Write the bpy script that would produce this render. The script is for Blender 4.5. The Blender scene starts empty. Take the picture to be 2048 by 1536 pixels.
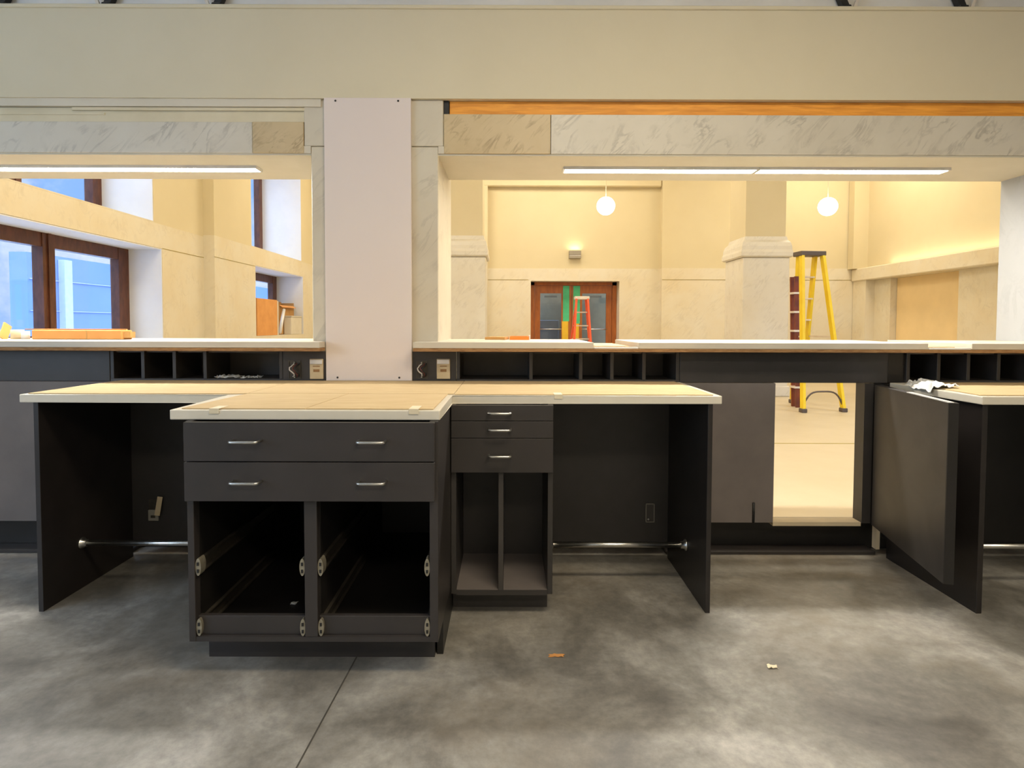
import bpy, bmesh, math, random
from mathutils import Vector, Matrix
random.seed(7)
S = bpy.context.scene
COL = S.collection
PI = math.pi

# ------------------------------------------------------------------ materials
def nmat(name):
    m = bpy.data.materials.new(name); m.use_nodes = True
    nt = m.node_tree; b = nt.nodes['Principled BSDF']
    return m, nt, b

def N(nt, kind, **kw):
    n = nt.nodes.new(kind)
    for k, v in kw.items():
        if k in n.inputs: n.inputs[k].default_value = v
        else: setattr(n, k, v)
    return n

def ramp(nt, fac, stops):
    r = nt.nodes.new('ShaderNodeValToRGB')
    e = r.color_ramp.elements
    while len(e) < len(stops): e.new(0.5)
    for i, (p, c) in enumerate(stops):
        e[i].position = p; e[i].color = (*c, 1)
    nt.links.new(fac, r.inputs['Fac'])
    return r

def coords(nt, scale=(1, 1, 1), rot=(0, 0, 0)):
    g = nt.nodes.new('ShaderNodeNewGeometry')
    mp = nt.nodes.new('ShaderNodeMapping')
    mp.inputs['Scale'].default_value = scale; mp.inputs['Rotation'].default_value = rot
    nt.links.new(g.outputs['Position'], mp.inputs['Vector'])
    return mp.outputs['Vector']

def surf(name, c1, c2=None, rough=0.5, scale=6, detail=4, bump=0.0, metal=0.0, stretch=(1, 1, 1), spec=0.5, lo=.35, hi=.65, dist=0.0):
    """surface whose colour wanders between c1 and c2"""
    m, nt, b = nmat(name)
    b.inputs['Roughness'].default_value = rough; b.inputs['Metallic'].default_value = metal
    b.inputs['Specular IOR Level'].default_value = spec
    if c2 is None: c2 = tuple(x*.88 for x in c1)
    v = coords(nt, stretch)
    n = N(nt, 'ShaderNodeTexNoise', Scale=scale, Detail=detail, Roughness=.6, Distortion=dist)
    nt.links.new(v, n.inputs['Vector'])
    r = ramp(nt, n.outputs['Fac'], [(lo, c1), (hi, c2)])
    nt.links.new(r.outputs['Color'], b.inputs['Base Color'])
    if bump:
        bp = N(nt, 'ShaderNodeBump', Strength=bump, Distance=.01)
        nt.links.new(n.outputs['Fac'], bp.inputs['Height']); nt.links.new(bp.outputs['Normal'], b.inputs['Normal'])
    return m

def marble(name, base, vein, stain=None, scale=2.2, vw=.5, vein_amt=.6, lean=.75):
    """pale stone with soft clouds and fine slanting streaks"""
    m, nt, b = nmat(name)
    b.inputs['Roughness'].default_value = .4
    v0 = coords(nt)
    v1 = coords(nt, (1, 1, 1), (0, -lean, 0))
    mp = nt.nodes.new('ShaderNodeMapping'); mp.inputs['Scale'].default_value = (3.4, 3.4, .9); nt.links.new(v1, mp.inputs['Vector']); v = mp.outputs['Vector']
    cloud = N(nt, 'ShaderNodeTexNoise', Scale=scale, Detail=6, Roughness=.6); nt.links.new(v0, cloud.inputs['Vector'])
    ve = N(nt, 'ShaderNodeTexNoise', Scale=scale*1.5, Detail=7, Roughness=.6, Distortion=.9); nt.links.new(v, ve.inputs['Vector'])
    sub = N(nt, 'ShaderNodeMath', operation='SUBTRACT'); nt.links.new(ve.outputs['Fac'], sub.inputs[0]); sub.inputs[1].default_value = .5
    ab = N(nt, 'ShaderNodeMath', operation='ABSOLUTE'); nt.links.new(sub.outputs[0], ab.inputs[0])
    vr = ramp(nt, ab.outputs[0], [(0.0, (1, 1, 1)), (.05*vw*2, (0, 0, 0))])
    pt = N(nt, 'ShaderNodeTexNoise', Scale=scale*3.5, Detail=4); nt.links.new(v0, pt.inputs['Vector'])
    pr = ramp(nt, pt.outputs['Fac'], [(.42, (0, 0, 0)), (.66, (vein_amt,)*3)])
    mu = N(nt, 'ShaderNodeMath', operation='MULTIPLY'); nt.links.new(vr.outputs['Color'], mu.inputs[0]); nt.links.new(pr.outputs['Color'], mu.inputs[1])
    cr = ramp(nt, cloud.outputs['Fac'], [(.3, base), (.7, stain or tuple(x*.86 for x in base))])
    mix = N(nt, 'ShaderNodeMix', data_type='RGBA')
    nt.links.new(mu.outputs[0], mix.inputs[0]); nt.links.new(cr.outputs['Color'], mix.inputs[6]); mix.inputs[7].default_value = (*vein, 1)
    nt.links.new(mix.outputs[2], b.inputs['Base Color'])
    return m

def emit(name, col, strength):
    m, nt, b = nmat(name)
    b.inputs['Base Color'].default_value = (.8, .8, .8, 1)
    b.inputs['Emission Color'].default_value = (*col, 1); b.inputs['Emission Strength'].default_value = strength
    return m

M = {}
M['header'] = surf('header_plaster', (.68, .61, .445), (.66, .59, .425), .9, 3, bump=.02)
M['room_wall'] = surf('room_wall_plaster', (.6, .58, .52), rough=.9)
M['soffit'] = surf('soffit_plaster', (.60, .56, .46), (.57, .53, .43), .85, 4)
M['cream_trim'] = surf('cream_trim_plaster', (.7, .62, .44), (.64, .56, .38), .8, 5)
M['white_trim'] = surf('white_trim_board', (.68, .62, .5), (.64, .58, .46), .8, 5)
M['marble'] = marble('grey_veined_marble', (.66, .61, .51), (.30, .27, .22), (.58, .53, .43), 2.6)
M['marble_warm'] = marble('stained_marble', (.62, .49, .30), (.26, .18, .09), (.52, .40, .22), 3.2)
M['marble_pillar'] = marble('pale_marble_pillar', (.64, .59, .48), (.36, .32, .25), (.57, .50, .38), 2.0, vein_amt=.4)
M['marble_hallpillar'] = marble('hall_pillar_marble', (.74, .70, .60), (.45, .4, .32), (.68, .62, .5), 1.6, vein_amt=.4)
M['marble_hall'] = marble('hall_marble', (.75, .70, .57), (.48, .41, .30), (.71, .61, .42), 1.3, vein_amt=.3)
M['marble_daylit'] = marble('daylit_grey_marble', (.42, .435, .44), (.28, .285, .29), (.38, .39, .395), 1.5, vein_amt=.35)  # window daylight on the stone is put into this cool colour
M['hall_plaster'] = surf('hall_yellow_plaster', (.69, .595, .385), (.665, .57, .36), .9, 1.2)
M['niche'] = surf('niche_orange_plaster', (.86, .66, .36), rough=.9, scale=1)
M['reveal'] = surf('window_reveal_plaster', (.8, .8, .8), (.76, .76, .77), .85, 3)
M['cover'] = surf('white_drywall_panel', (.74, .655, .61), (.72, .63, .59), .75, 1.5)
M['lam'] = surf('dark_laminate', (.042, .037, .035), (.034, .031, .028), .42, 9, detail=6)
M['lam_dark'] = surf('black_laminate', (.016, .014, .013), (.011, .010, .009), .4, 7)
M['lam_black'] = surf('brown_black_laminate', (.022, .018, .0165), (.016, .013, .012), .38, 8)
M['lam_drawer'] = surf('charcoal_drawer_laminate', (.041, .035, .033), (.033, .029, .027), .38, 5, detail=6)
M['lam_in'] = surf('shelf_interior_laminate', (.06, .053, .048), (.048, .043, .04), .45, 8)
M['grey_panel'] = surf('smudged_grey_panel', (.18, .155, .143), (.14, .122, .114), .55, 5, detail=7, lo=.3, hi=.7)
M['gate'] = surf('scuffed_dark_gate', (.042, .037, .033), (.022, .019, .018), .5, 5, detail=7, dist=.8, lo=.3, hi=.65)
M['solid'] = surf('white_solid_surface', (.68, .63, .52), (.65, .6, .49), .35, 9)
M['slab'] = surf('grey_white_counter_slab', (.60, .55, .46), (.56, .51, .42), .4, 4)
M['card'] = surf('tan_cardboard_sheet', (.56, .42, .225), (.51, .37, .19), .9, 7, stretch=(1, 4, 1))
M['card2'] = surf('brown_cardboard', (.52, .29, .1), (.45, .24, .08), .9, 6)
M['card_orange'] = surf('orange_cardboard', (.70, .33, .10), (.62, .28, .08), .85, 6)
M['ply'] = surf('plywood_edge', (.36, .2, .08), (.22, .11, .04), .8, 30, stretch=(1, 1, 8))
M['timber'] = surf('orange_timber', (.92, .40, .055), (.68, .26, .03), .6, 5, detail=7, stretch=(1, 4, 14), dist=.6, bump=.05)
M['darkwood'] = surf('dark_red_brown_wood', (.13, .042, .017), (.07, .02, .009), .4, 6, stretch=(3, 3, 1))
M['doorwood'] = surf('orange_brown_door_wood', (.42, .13, .025), (.3, .085, .015), .4, 4, stretch=(4, 4, 1))
M['rawwood'] = surf('raw_pine', (.6, .5, .34), rough=.8)
M['steel'] = surf('brushed_steel', (.62, .61, .58), (.55, .54, .5), .28, 30, metal=1.0)
M['zinc'] = surf('zinc_drawer_slide', (.42, .38, .29), (.3, .27, .2), .45, 40, metal=.6)
M['slide_dark'] = surf('dull_slide_channel', (.075, .065, .05), (.05, .043, .034), .45, 30, metal=.3)
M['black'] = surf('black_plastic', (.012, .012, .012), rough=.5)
M['wire_w'] = surf('white_wire', (.65, .6, .55), rough=.5)
M['wire_r'] = surf('dark_red_wire', (.12, .03, .02), rough=.5)
M['cream_plate'] = surf('cream_plate', (.62, .5, .31), (.56, .44, .26), .5, 20)
M['white_plastic'] = surf('white_plastic', (.75, .73, .7), rough=.4)
M['grey_plate'] = surf('grey_plate', (.3, .28, .23), rough=.5)
M['film'] = surf('wrinkled_white_film', (.8, .8, .76), (.6, .6, .57), .3, 30, bump=.6)
M['tape'] = surf('pale_tape', (.78, .68, .48), rough=.5)
M['yellow'] = surf('yellow_fibreglass', (.85, .62, .015), (.8, .55, .01), .4, 5)
M['brownfg'] = surf('red_brown_fibreglass', (.22, .045, .008), (.12, .024, .006), .4, 5)
M['redfg'] = surf('red_orange_fibreglass', (.85, .12, .035), (.78, .09, .02), .4, 5)
M['alu'] = surf('pale_aluminium', (.8, .72, .62), rough=.4, metal=.2)
M['cap_dark'] = surf('dark_ladder_cap', (.10, .075, .06), rough=.5)
M['green'] = surf('green_tape', (.08, .55, .27), (.06, .48, .23), .5, 8)
M['yellowtape'] = surf('yellow_tape', (.8, .5, .03), rough=.5)
M['lampgrey'] = surf('grey_lamp_metal', (.33, .29, .22), rough=.4)
M['orange'] = surf('orange_plastic', (.9, .22, .02), rough=.4)
M['bluegrey'] = surf('blue_grey_film', (.18, .23, .3), rough=.3)
M['greyroom'] = surf('grey_vestibule_wall', (.34, .33, .27), rough=.8)
M['build'] = surf('pale_blue_facade', (.17, .26, .50), (.15, .24, .47), .8, .6)
M['build_w'] = surf('white_facade_strip', (.5, .55, .62), rough=.8)
M['ceil'] = surf('grey_metal_deck', (.78, .76, .72), rough=.6, scale=3)
M['led'] = emit('led_lens_glow', (1.0, .955, .88), 120)
M['globe'] = emit('globe_glow', (1.0, .95, .84), 10)

def glass_mat():
    m, nt, b = nmat('window_glass')
    out = nt.nodes['Material Output']; nt.nodes.remove(b)
    t = N(nt, 'ShaderNodeBsdfTransparent'); t.inputs['Color'].default_value = (.93, .96, 1, 1)
    g = N(nt, 'ShaderNodeBsdfGlossy', Roughness=.02)
    mx = N(nt, 'ShaderNodeMixShader')
    mx.inputs[0].default_value = .05; nt.links.new(t.outputs[0], mx.inputs[1]); nt.links.new(g.outputs[0], mx.inputs[2])
    nt.links.new(mx.outputs[0], out.inputs['Surface'])
    return m
M['glass'] = glass_mat()

def concrete():
    m, nt, b = nmat('stained_concrete')
    v = coords(nt)
    a = N(nt, 'ShaderNodeTexNoise', Scale=2.2, Detail=9, Roughness=.62, Distortion=.4); nt.links.new(v, a.inputs['Vector'])
    r = ramp(nt, a.outputs['Fac'], [(.3, (.10, .093, .08)), (.45, (.2, .188, .166)), (.52, (.26, .247, .222)), (.68, (.46, .445, .41))])
    f = N(nt, 'ShaderNodeTexNoise', Scale=26, Detail=6, Roughness=.7); nt.links.new(v, f.inputs['Vector'])
    fr = ramp(nt, f.outputs['Fac'], [(.3, (.72, .72, .72)), (.65, (1.08, 1.07, 1.05))])
    mu = N(nt, 'ShaderNodeMix', data_type='RGBA', blend_type='MULTIPLY'); mu.inputs[0].default_value = 1
    nt.links.new(r.outputs['Color'], mu.inputs[6]); nt.links.new(fr.outputs['Color'], mu.inputs[7])
    # warm brown stain blotches
    s = N(nt, 'ShaderNodeTexNoise', Scale=1.1, Detail=5, Roughness=.6); nt.links.new(v, s.inputs['Vector'])
    sr = ramp(nt, s.outputs['Fac'], [(.48, (0, 0, 0)), (.68, (.7, .7, .7))])
    mx = N(nt, 'ShaderNodeMix', data_type='RGBA'); nt.links.new(sr.outputs['Color'], mx.inputs[0])
    nt.links.new(mu.outputs[2], mx.inputs[6]); mx.inputs[7].default_value = (.19, .155, .11, 1)
    nt.links.new(mx.outputs[2], b.inputs['Base Color'])
    rr = ramp(nt, a.outputs['Fac'], [(.3, (.38, .38, .38)), (.7, (.6, .6, .6))])
    nt.links.new(rr.outputs['Color'], b.inputs['Roughness'])
    bp = N(nt, 'ShaderNodeBump', Strength=.08, Distance=.01); nt.links.new(f.outputs['Fac'], bp.inputs['Height']); nt.links.new(bp.outputs['Normal'], b.inputs['Normal'])
    return m
M['concrete'] = concrete()
M['hall_floor'] = surf('cream_terrazzo', (.56, .47, .32), (.53, .44, .29), .45, 3, detail=6)
M['joint'] = surf('floor_joint', (.36, .28, .05), rough=.6)
M['crack'] = surf('floor_saw_cut', (.06, .055, .045), rough=.9)

# ------------------------------------------------------------------ mesh helpers
def B(): return bmesh.new()

def box(bm, x0, x1, y0, y1, z0, z1, bev=0.0, seg=1):
    vs = [bm.verts.new((x, y, z)) for z in (z0, z1) for y in (y0, y1) for x in (x0, x1)]
    q = [(0, 2, 3, 1), (4, 5, 7, 6), (0, 1, 5, 4), (2, 6, 7, 3), (0, 4, 6, 2), (1, 3, 7, 5)]
    fs = [bm.faces.new([vs[i] for i in f]) for f in q]
    if bev:
        es = list({e for f in fs for e in f.edges})
        bmesh.ops.bevel(bm, geom=es, offset=bev, segments=seg, affect='EDGES', profile=.5)
    return bm

def prism(bm, poly, z0, z1, bev=0.0):
    """vertical prism over a ground polygon"""
    lo = [bm.verts.new((x, y, z0)) for x, y in poly]; hi = [bm.verts.new((x, y, z1)) for x, y in poly]
    n = len(poly)
    fs = [bm.faces.new(lo[::-1]), bm.faces.new(hi)]
    for i in range(n): fs.append(bm.faces.new([lo[i], lo[(i+1) % n], hi[(i+1) % n], hi[i]]))
    if bev:
        es = list({e for f in fs for e in f.edges})
        bmesh.ops.bevel(bm, geom=es, offset=bev, segments=2, affect='EDGES', profile=.5)
    bmesh.ops.recalc_face_normals(bm, faces=bm.faces)
    return bm

def beam(bm, p, q, w, d, up=Vector((0, 1, 0))):
    """square-section bar from p to q: w across, d along 'up'"""
    p, q = Vector(p), Vector(q); t = (q-p).normalized()
    a = up - t*up.dot(t)
    if a.length < 1e-4: a = Vector((1, 0, 0)) - t*t.x
    a.normalize(); s = t.cross(a)
    r = [[bm.verts.new(o + s*(i*w/2) + a*(j*d/2)) for i, j in ((-1, -1), (1, -1), (1, 1), (-1, 1))] for o in (p, q)]
    bm.faces.new(r[0][::-1]); bm.faces.new(r[1])
    for i in range(4): bm.faces.new([r[0][i], r[0][(i+1) % 4], r[1][(i+1) % 4], r[1][i]])
    return bm

def tube(bm, pts, r, n=12):
    pts = [Vector(p) for p in pts]; rings = []
    a = None
    for i, p in enumerate(pts):
        t = (pts[min(i+1, len(pts)-1)] - pts[max(i-1, 0)]).normalized()
        if a is None:
            a = Vector((0, 0, 1)) if abs(t.z) < .9 else Vector((1, 0, 0))
        a = (a - t*a.dot(t)).normalized(); b = t.cross(a)
        rings.append([bm.verts.new(p + (a*math.cos(2*PI*k/n) + b*math.sin(2*PI*k/n))*r) for k in range(n)])
    for u, v in zip(rings, rings[1:]):
        for k in range(n): bm.faces.new([u[k], u[(k+1) % n], v[(k+1) % n], v[k]])
    bm.faces.new(rings[0][::-1]); bm.faces.new(rings[-1])
    for f in bm.faces: f.smooth = True
    return bm

def lathe(bm, c, prof, n=28, axis='z'):
    rings = []
    for r, h in prof:
        ring = []
        for k in range(n):
            x, y = r*math.cos(2*PI*k/n), r*math.sin(2*PI*k/n)
            v = (x, y, h) if axis == 'z' else ((h, x, y) if axis == 'x' else (x, h, y))
            ring.append(bm.verts.new(Vector(c)+Vector(v)))
        rings.append(ring)
    for u, v in zip(rings, rings[1:]):
        for k in range(n): bm.faces.new([u[k], u[(k+1) % n], v[(k+1) % n], v[k]])
    bm.faces.new(rings[0][::-1]); bm.faces.new(rings[-1])
    bmesh.ops.recalc_face_normals(bm, faces=bm.faces)
    for f in bm.faces: f.smooth = True
    return bm

ORG = {}
def obj(name, bm, mat, parent=None, smooth=False):
    """one mesh object; bm is in world coordinates, the origin goes to its own base"""
    bmesh.ops.recalc_face_normals(bm, faces=bm.faces)
    xs = [v.co for v in bm.verts]
    lo = Vector((min(v.x for v in xs), min(v.y for v in xs), min(v.z for v in xs)))
    hi = Vector((max(v.x for v in xs), max(v.y for v in xs), max(v.z for v in xs)))
    o0 = Vector(((lo.x+hi.x)/2, (lo.y+hi.y)/2, lo.z))
    for v in bm.verts: v.co -= o0
    me = bpy.data.meshes.new(name); bm.to_mesh(me); bm.free()
    me.materials.append(mat)
    o = bpy.data.objects.new(name, me); COL.objects.link(o)
    if parent:
        o.parent = parent; o.location = o0 - ORG[parent.name]
    else: o.location = o0
    ORG[o.name] = o0
    return o

def tag(o, label, cat, group=None):
    o['label'] = label; o['category'] = cat
    if group: o['group'] = group
    return o

def thing(name, loc, label, cat, group=None):
    o = bpy.data.objects.new(name, None); COL.objects.link(o)
    o.empty_display_size = .05
    o.location = loc; ORG[o.name] = Vector(loc)
    return tag(o, label, cat, group)

def struct(name, bm, mat):
    o = obj(name, bm, mat); o['kind'] = 'structure'; return o

def bx(*a, **k): return box(B(), *a, **k)

W = 2.78          # face of the counter wall towards the staff side
# ------------------------------------------------------------------ setting: staff room
struct('floor', bx(-4.2, 4.6, -3.2, 2.95, -.1, 0), M['concrete'])
struct('wall_back', bx(-4.2, 4.6, -3.3, -3.2, 0, 3.0), M['room_wall'])
struct('wall_right', bx(4.6, 4.7, -3.3, W, 0, 3.0), M['room_wall'])
# left staff wall has a daylight opening behind the camera
b = B(); box(b, -4.3, -4.2, -3.3, -1.9, 0, 3.0); box(b, -4.3, -4.2, 1.1, W, 0, 3.0); box(b, -4.3, -4.2, -1.9, 1.1, 0, .9); box(b, -4.3, -4.2, -1.9, 1.1, 2.5, 3.0)
struct('wall_left', b, M['room_wall'])
struct('ceiling', bx(-4.3, 4.7, -3.3, 2.9, 3.0, 3.08), M['ceil'])

# header and what is above it
struct('wall_front', bx(-4.3, 4.7, W-.012, 2.88, 2.117, 2.515), M['header'])
struct('trim_1', bx(-4.3, 4.7, W-.02, 2.88, 2.515, 2.532, bev=.003), M['header'])
struct('wall_front', bx(-4.3, 4.7, 2.88, 3.284, 1.9, 5.2), M['ceil'])
# lintels
struct('trim_2', bx(-3.3, -1.177, W+.004, 2.88, 1.874, 2.015, bev=.002), M['marble'])
struct('trim_3', bx(-1.175, -.941, W, 2.88, 1.874, 2.015, bev=.002), M['marble_warm'])
b = B(); box(b, -3.3, -.86, W-.004, 2.88, 2.082, 2.117); struct('trim_4', b, M['white_trim'])
b = B(); box(b, -3.3, -.9, W+.012, 2.88, 2.06, 2.08); box(b, -2.0, -.9, W+.004, W+.02, 2.066, 2.08); box(b, -3.3, -1.85, W+.002, W+.02, 2.045, 2.055); box(b, -3.3, -.9, W+.006, 2.88, 2.015, 2.058); struct('trim_5', b, M['cream_trim'])
struct('trim_6', bx(-.300, .189, W+.002, 2.88, 1.874, 2.053, bev=.002), M['marble_warm'])
struct('trim_7', bx(.191, 3.4, W+.004, 2.88, 1.874, 2.053, bev=.002), M['marble'])
# pillar between the openings: shaft, wider top blocks
struct('trim_8', bx(-.909, -.326, W+.006, 3.40, 0, 1.905, bev=.003), M['marble_pillar'])
b = B(); box(b, -.939, -.302, W+.003, 2.88, 1.907, 2.117, bev=.003); box(b, -.942, -.9095, W+.003, 2.88, 1.874, 1.907); box(b, -.3255, -.2995, W+.003, 2.88, 1.874, 1.907)
struct('trim_9', b, M['marble_pillar'])
# right end pillar of the opening
struct('trim_10', bx(2.67, 3.4, W+.006, 3.284, 0, 1.874), M['marble_daylit'])
# soffits
struct('trim_11', bx(-3.3, -.91, 2.88, 3.284, 1.874, 1.905), M['soffit'])
struct('trim_12', bx(-.326, 3.4, 2.88, 3.284, 1.874, 1.905), M['soffit'])
b = B(); box(b, -3.3, -.91, W+.01, 2.88, 1.866, 1.874); struct('trim_13', b, M['soffit'])
b = B(); box(b, -.326, 2.67, W+.01, 2.88, 1.866, 1.874); struct('trim_14', b, M['soffit'])
# fascia filling between openings and side walls
struct('wall_front', bx(-4.3, -3.3, W, 3.284, 0, 2.117), M['room_wall'])
struct('wall_front', bx(3.4, 4.7, W, 3.284, 0, 2.117), M['room_wall'])
# lower wall
struct('wall_front', bx(-3.3, -1.778, W, 2.85, .165, .822, bev=.002), M['grey_panel'])
struct('wall_front', bx(-1.776, .765, W, 2.85, .075, .822), M['lam'])
struct('wall_front', bx(.767, 1.242, W, 2.85, .165, .822, bev=.002), M['grey_panel'])
struct('wall_front', bx(1.80, 3.4, W, 2.85, .075, .822), M['lam_dark'])
struct('baseboard_front', bx(-3.3, 2.67, 2.90, 2.95, 0, .138), M['lam_dark'])
struct('trim_15', bx(.75, 1.75, 2.815, 2.898, 0, .017, bev=.003), M['lam_drawer'])
struct('trim_16', bx(-3.3, -1.79, 2.815, 2.898, 0, .017, bev=.003), M['lam_drawer'])
struct('trim_17', bx(1.242, 1.655, W+.002, 2.852, .150, .168), M['rawwood'])      # sill of the small doorway
struct('trim_18', bx(1.656, 1.698, W-.002, 2.85, .165, .822), M['lam'])           # post by the gate hinge
struct('trim_19', bx(1.700, 1.798, W+.01, 2.85, .165, .822), M['lam_dark'])
struct('trim_20', bx(1.728, 1.745, W+.0, 2.812, .04, .158), M['rawwood'])
# floor saw cut
struct('trim_21', beam(B(), (-.53, 1.2, .0006), (-.495, 1.95, .0006), .004, .001, Vector((0, 0, 1))), M['crack'])

# ------------------------------------------------------------------ setting: hall
HX0, HX1, HY1 = -4.2, 7.3, 12.6
struct('floor', bx(-5.2, 9.6, 2.951, 13.8, -.1, 0), M['hall_floor'])
struct('trim_22', bx(-4.2, 7.3, 5.50, 5.525, 0, .0015), M['joint'])
struct('ceiling', bx(-5.2, 9.6, 2.88, 13.8, 5.2, 5.3), M['hall_plaster'])
def wall_strip(name, mat, x0, x1, ya, yb, z0, z1, holes):
    """wall slab facing the hall (thickness x0..x1) with rectangular window holes (y0,y1,z0,z1)"""
    ys = sorted({ya, yb, *[max(ya, min(yb, h[i])) for h in holes for i in (0, 1)]})
    zs = sorted({z0, z1, *[max(z0, min(z1, h[i])) for h in holes for i in (2, 3)]})
    bm = B()
    for a, c in zip(ys, ys[1:]):
        for d, e in zip(zs, zs[1:]):
            my, mz = (a+c)/2, (d+e)/2
            if any(h[0] < my < h[1] and h[2] < mz < h[3] for h in holes): continue
            box(bm, x0, x1, a, c, d, e)
    bmesh.ops.remove_doubles(bm, verts=bm.verts, dist=1e-5)
    return struct(name, bm, mat)
low1 = (4.5, 7.31, .876, 2.0); up1 = (4.4, 7.15, 2.29, 4.3)
low2 = (9.63, 11.86, .884, 2.03); up2 = (9.5, 11.78, 2.31, 4.3)
wall_strip('wall_left', M['marble_hall'], -4.72, -4.2, 3.284, 8.3, 0, 2.29, [low1])
wall_strip('wall_left', M['marble_hall'], -4.70, -4.05, 8.3, 12.6, 0, 2.31, [low2])
wall_strip('wall_left', M['hall_plaster'], -4.91, -4.2, 3.284, 8.3, 2.29, 5.2, [up1])
wall_strip('wall_left', M['hall_plaster'], -4.91, -4.05, 8.3, 12.6, 2.31, 5.2, [up2])
struct('trim_23', bx(-4.206, -4.196, 7.32, 8.3, 2.0, 2.006), M['joint'])
struct('trim_24', bx(-4.056, -4.046, 8.3, 9.62, 2.012, 2.018), M['joint'])

def window(n, yc, h, xf, wall_x, cross, fw):
    """window in the left hall wall: wooden frame, panes, plastered reveal"""
    y0, y1, z0, z1 = h
    o = thing('window_%d' % n, (xf, (y0+y1)/2, z0), 'x', 'window'); del o['label']; del o['category']; o['kind'] = 'structure'
    fr = B()
    box(fr, xf-.05, xf+.05, y0+.005, y0+fw, z0+.004, z1-.004); box(fr, xf-.05, xf+.05, y1-fw, y1-.005, z0+.004, z1-.004)
    box(fr, xf-.045, xf+.045, y0+.005, y1-.005, z1-fw*.75, z1-.004); box(fr, xf-.045, xf+.045, y0+.005, y1-.005, z0+.004, z0+fw*.45)
    for c in cross: box(fr, xf-.055, xf+.055, c-fw*.4, c+fw*.4, z0+.004, z1-.004); box(fr, xf+.055, xf+.07, c-.02, c+.02, z0+.004, z1-.004)
    obj('window_frame', fr, M['darkwood'], o)
    ed = [y0+fw*.8, *cross, y1-fw*.8]
    for a, c in zip(ed, ed[1:]):
        obj('pane', bx(xf-.006, xf+.006, a, c, z0+.03, z1-.03), M['glass'], o)
    rv = B(); t = .012
    box(rv, xf+.05, wall_x-.004, y0+.001, y0+t, z0+.002, z1-.002); box(rv, xf+.05, wall_x-.004, y1-t, y1-.001, z0+.002, z1-.002)
    box(rv, xf+.05, wall_x-.004, y0+t, y1-t, z1-t, z1-.002)
    obj('window_reveal', rv, M['reveal'], o)
    obj('window_sill', bx(xf+.05, wall_x+.0, y0+.004, y1-.004, z0+.001, z0+.015), M['marble_hall'], o)
    return o
window(1, 0, low1, -4.65, -4.2, [6.03], .2)
window(2, 0, up1, -4.85, -4.2, [5.9], .16)
window(3, 0, low2, -4.62, -4.05, [10.9-.2], .2)
window(4, 0, up2, -4.85, -4.05, [10.6], .16)

# far wall with door recess
dx0, dx1, dz = .46, 2.315, 2.01
b = B(); box(b, -5.0, dx0, 12.6, 13.3, 0, 2.27); box(b, dx1, 3.165, 12.6, 13.3, 0, 2.27); box(b, dx0, dx1, 12.6, 13.3, dz, 2.27)
struct('wall_far', b, M['marble_hall'])
struct('wall_far', bx(-5.0, 3.165, 12.615, 13.3, 2.27, 5.2), M['hall_plaster'])
struct('wall_far', bx(3.165, 8.0, 12.45, 13.3, 0, 2.27), M['marble_hall'])
struct('wall_far', bx(3.165, 8.0, 12.465, 13.3, 2.27, 5.2), M['hall_plaster'])
struct('trim_25', bx(-5, dx0-.05, 12.594, 12.605, 2.03, 2.037), M['joint'])
struct('trim_26', bx(3.17, 7.3, 12.444, 12.455, 2.03, 2.037), M['joint'])
struct('trim_27', bx(-4.0, 3.16, 12.50, 12.62, 3.95, 4.15, bev=.02), M['hall_plaster'])
struct('trim_28', bx(-.60, -.44, 12.45, 12.62, 0, 3.95), M['hall_plaster'])
struct('wall_far', bx(dx0, dx1, 13.9, 14.0, 0, 2.6), M['greyroom'])
# right wall of the hall with ledge and doorway niche
b = B(); box(b, 7.3, 8.0, 3.284, 9.76, 0, 2.0); box(b, 7.3, 8.0, 11.5, 12.465, 0, 2.0); box(b, 7.3, 8.0, 3.284, 12.465, 2.0, 2.25)
struct('wall_right', b, M['marble_hall'])
struct('wall_right', bx(7.3, 8.0, 3.284, 12.465, 2.25, 5.2), M['hall_plaster'])
struct('wall_right', bx(7.42, 7.5, 9.77, 11.49, 0, 1.999), M['niche'])
struct('trim_29', bx(7.08, 7.3, 3.284, 12.44, 2.0, 2.25, bev=.015), M['marble_hall'])
struct('trim_30', bx(7.12, 7.3, 12.0, 12.44, 0, 2.0), M['marble_hall'])
struct('trim_31', bx(7.0, 7.3, 12.25, 12.45, 2.25, 5.2), M['hall_plaster'])

# ------------------------------------------------------------------ far double door
d = thing('door_1', ((dx0+dx1)/2, 12.95, 0), 'x', 'door'); del d['label']; del d['category']; d['kind'] = 'structure'
ya, yb = 12.93, 12.99
b = B(); box(b, dx0+.004, dx0+.09, ya-.02, yb+.03, 0, dz-.004); box(b, 2.22, dx1-.004, ya-.02, yb+.03, 0, dz-.004); box(b, dx0+.004, dx1-.004, ya-.02, yb+.03, dz-.07, dz-.004)
obj('door_frame', b, M['doorwood'], d)
for x0, x1, h in ((dx0+.095, 1.352, 1), (1.358, 2.215, -1)):
    g0, g1 = (x0+.12, x1-.22) if h > 0 else (x0+.22, x1-.12)
    b = B(); box(b, x0, g0, ya, yb, .012, dz-.075); box(b, g1, x1, ya, yb, .012, dz-.075); box(b, g0, g1, ya, yb, .012, .28); box(b, g0, g1, ya, yb, dz-.24, dz-.075)
    lf = obj('door_leaf', b, M['doorwood'], d)
    obj('glass_pane', bx(g0, g1, ya+.02, ya+.03, .28, dz-.24), M['glass'], lf)
    obj('blue_sticker', bx(g0+.09, g1-.1, ya+.012, ya+.0195, dz-.33, dz-.29), M['bluegrey'], lf)
    hb = B(); tube(hb, [(g0-.01, ya-.04, 1.0), (g1+.01, ya-.04, 1.0)], .012); obj('push_bar', hb, M['steel'], lf)

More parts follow.
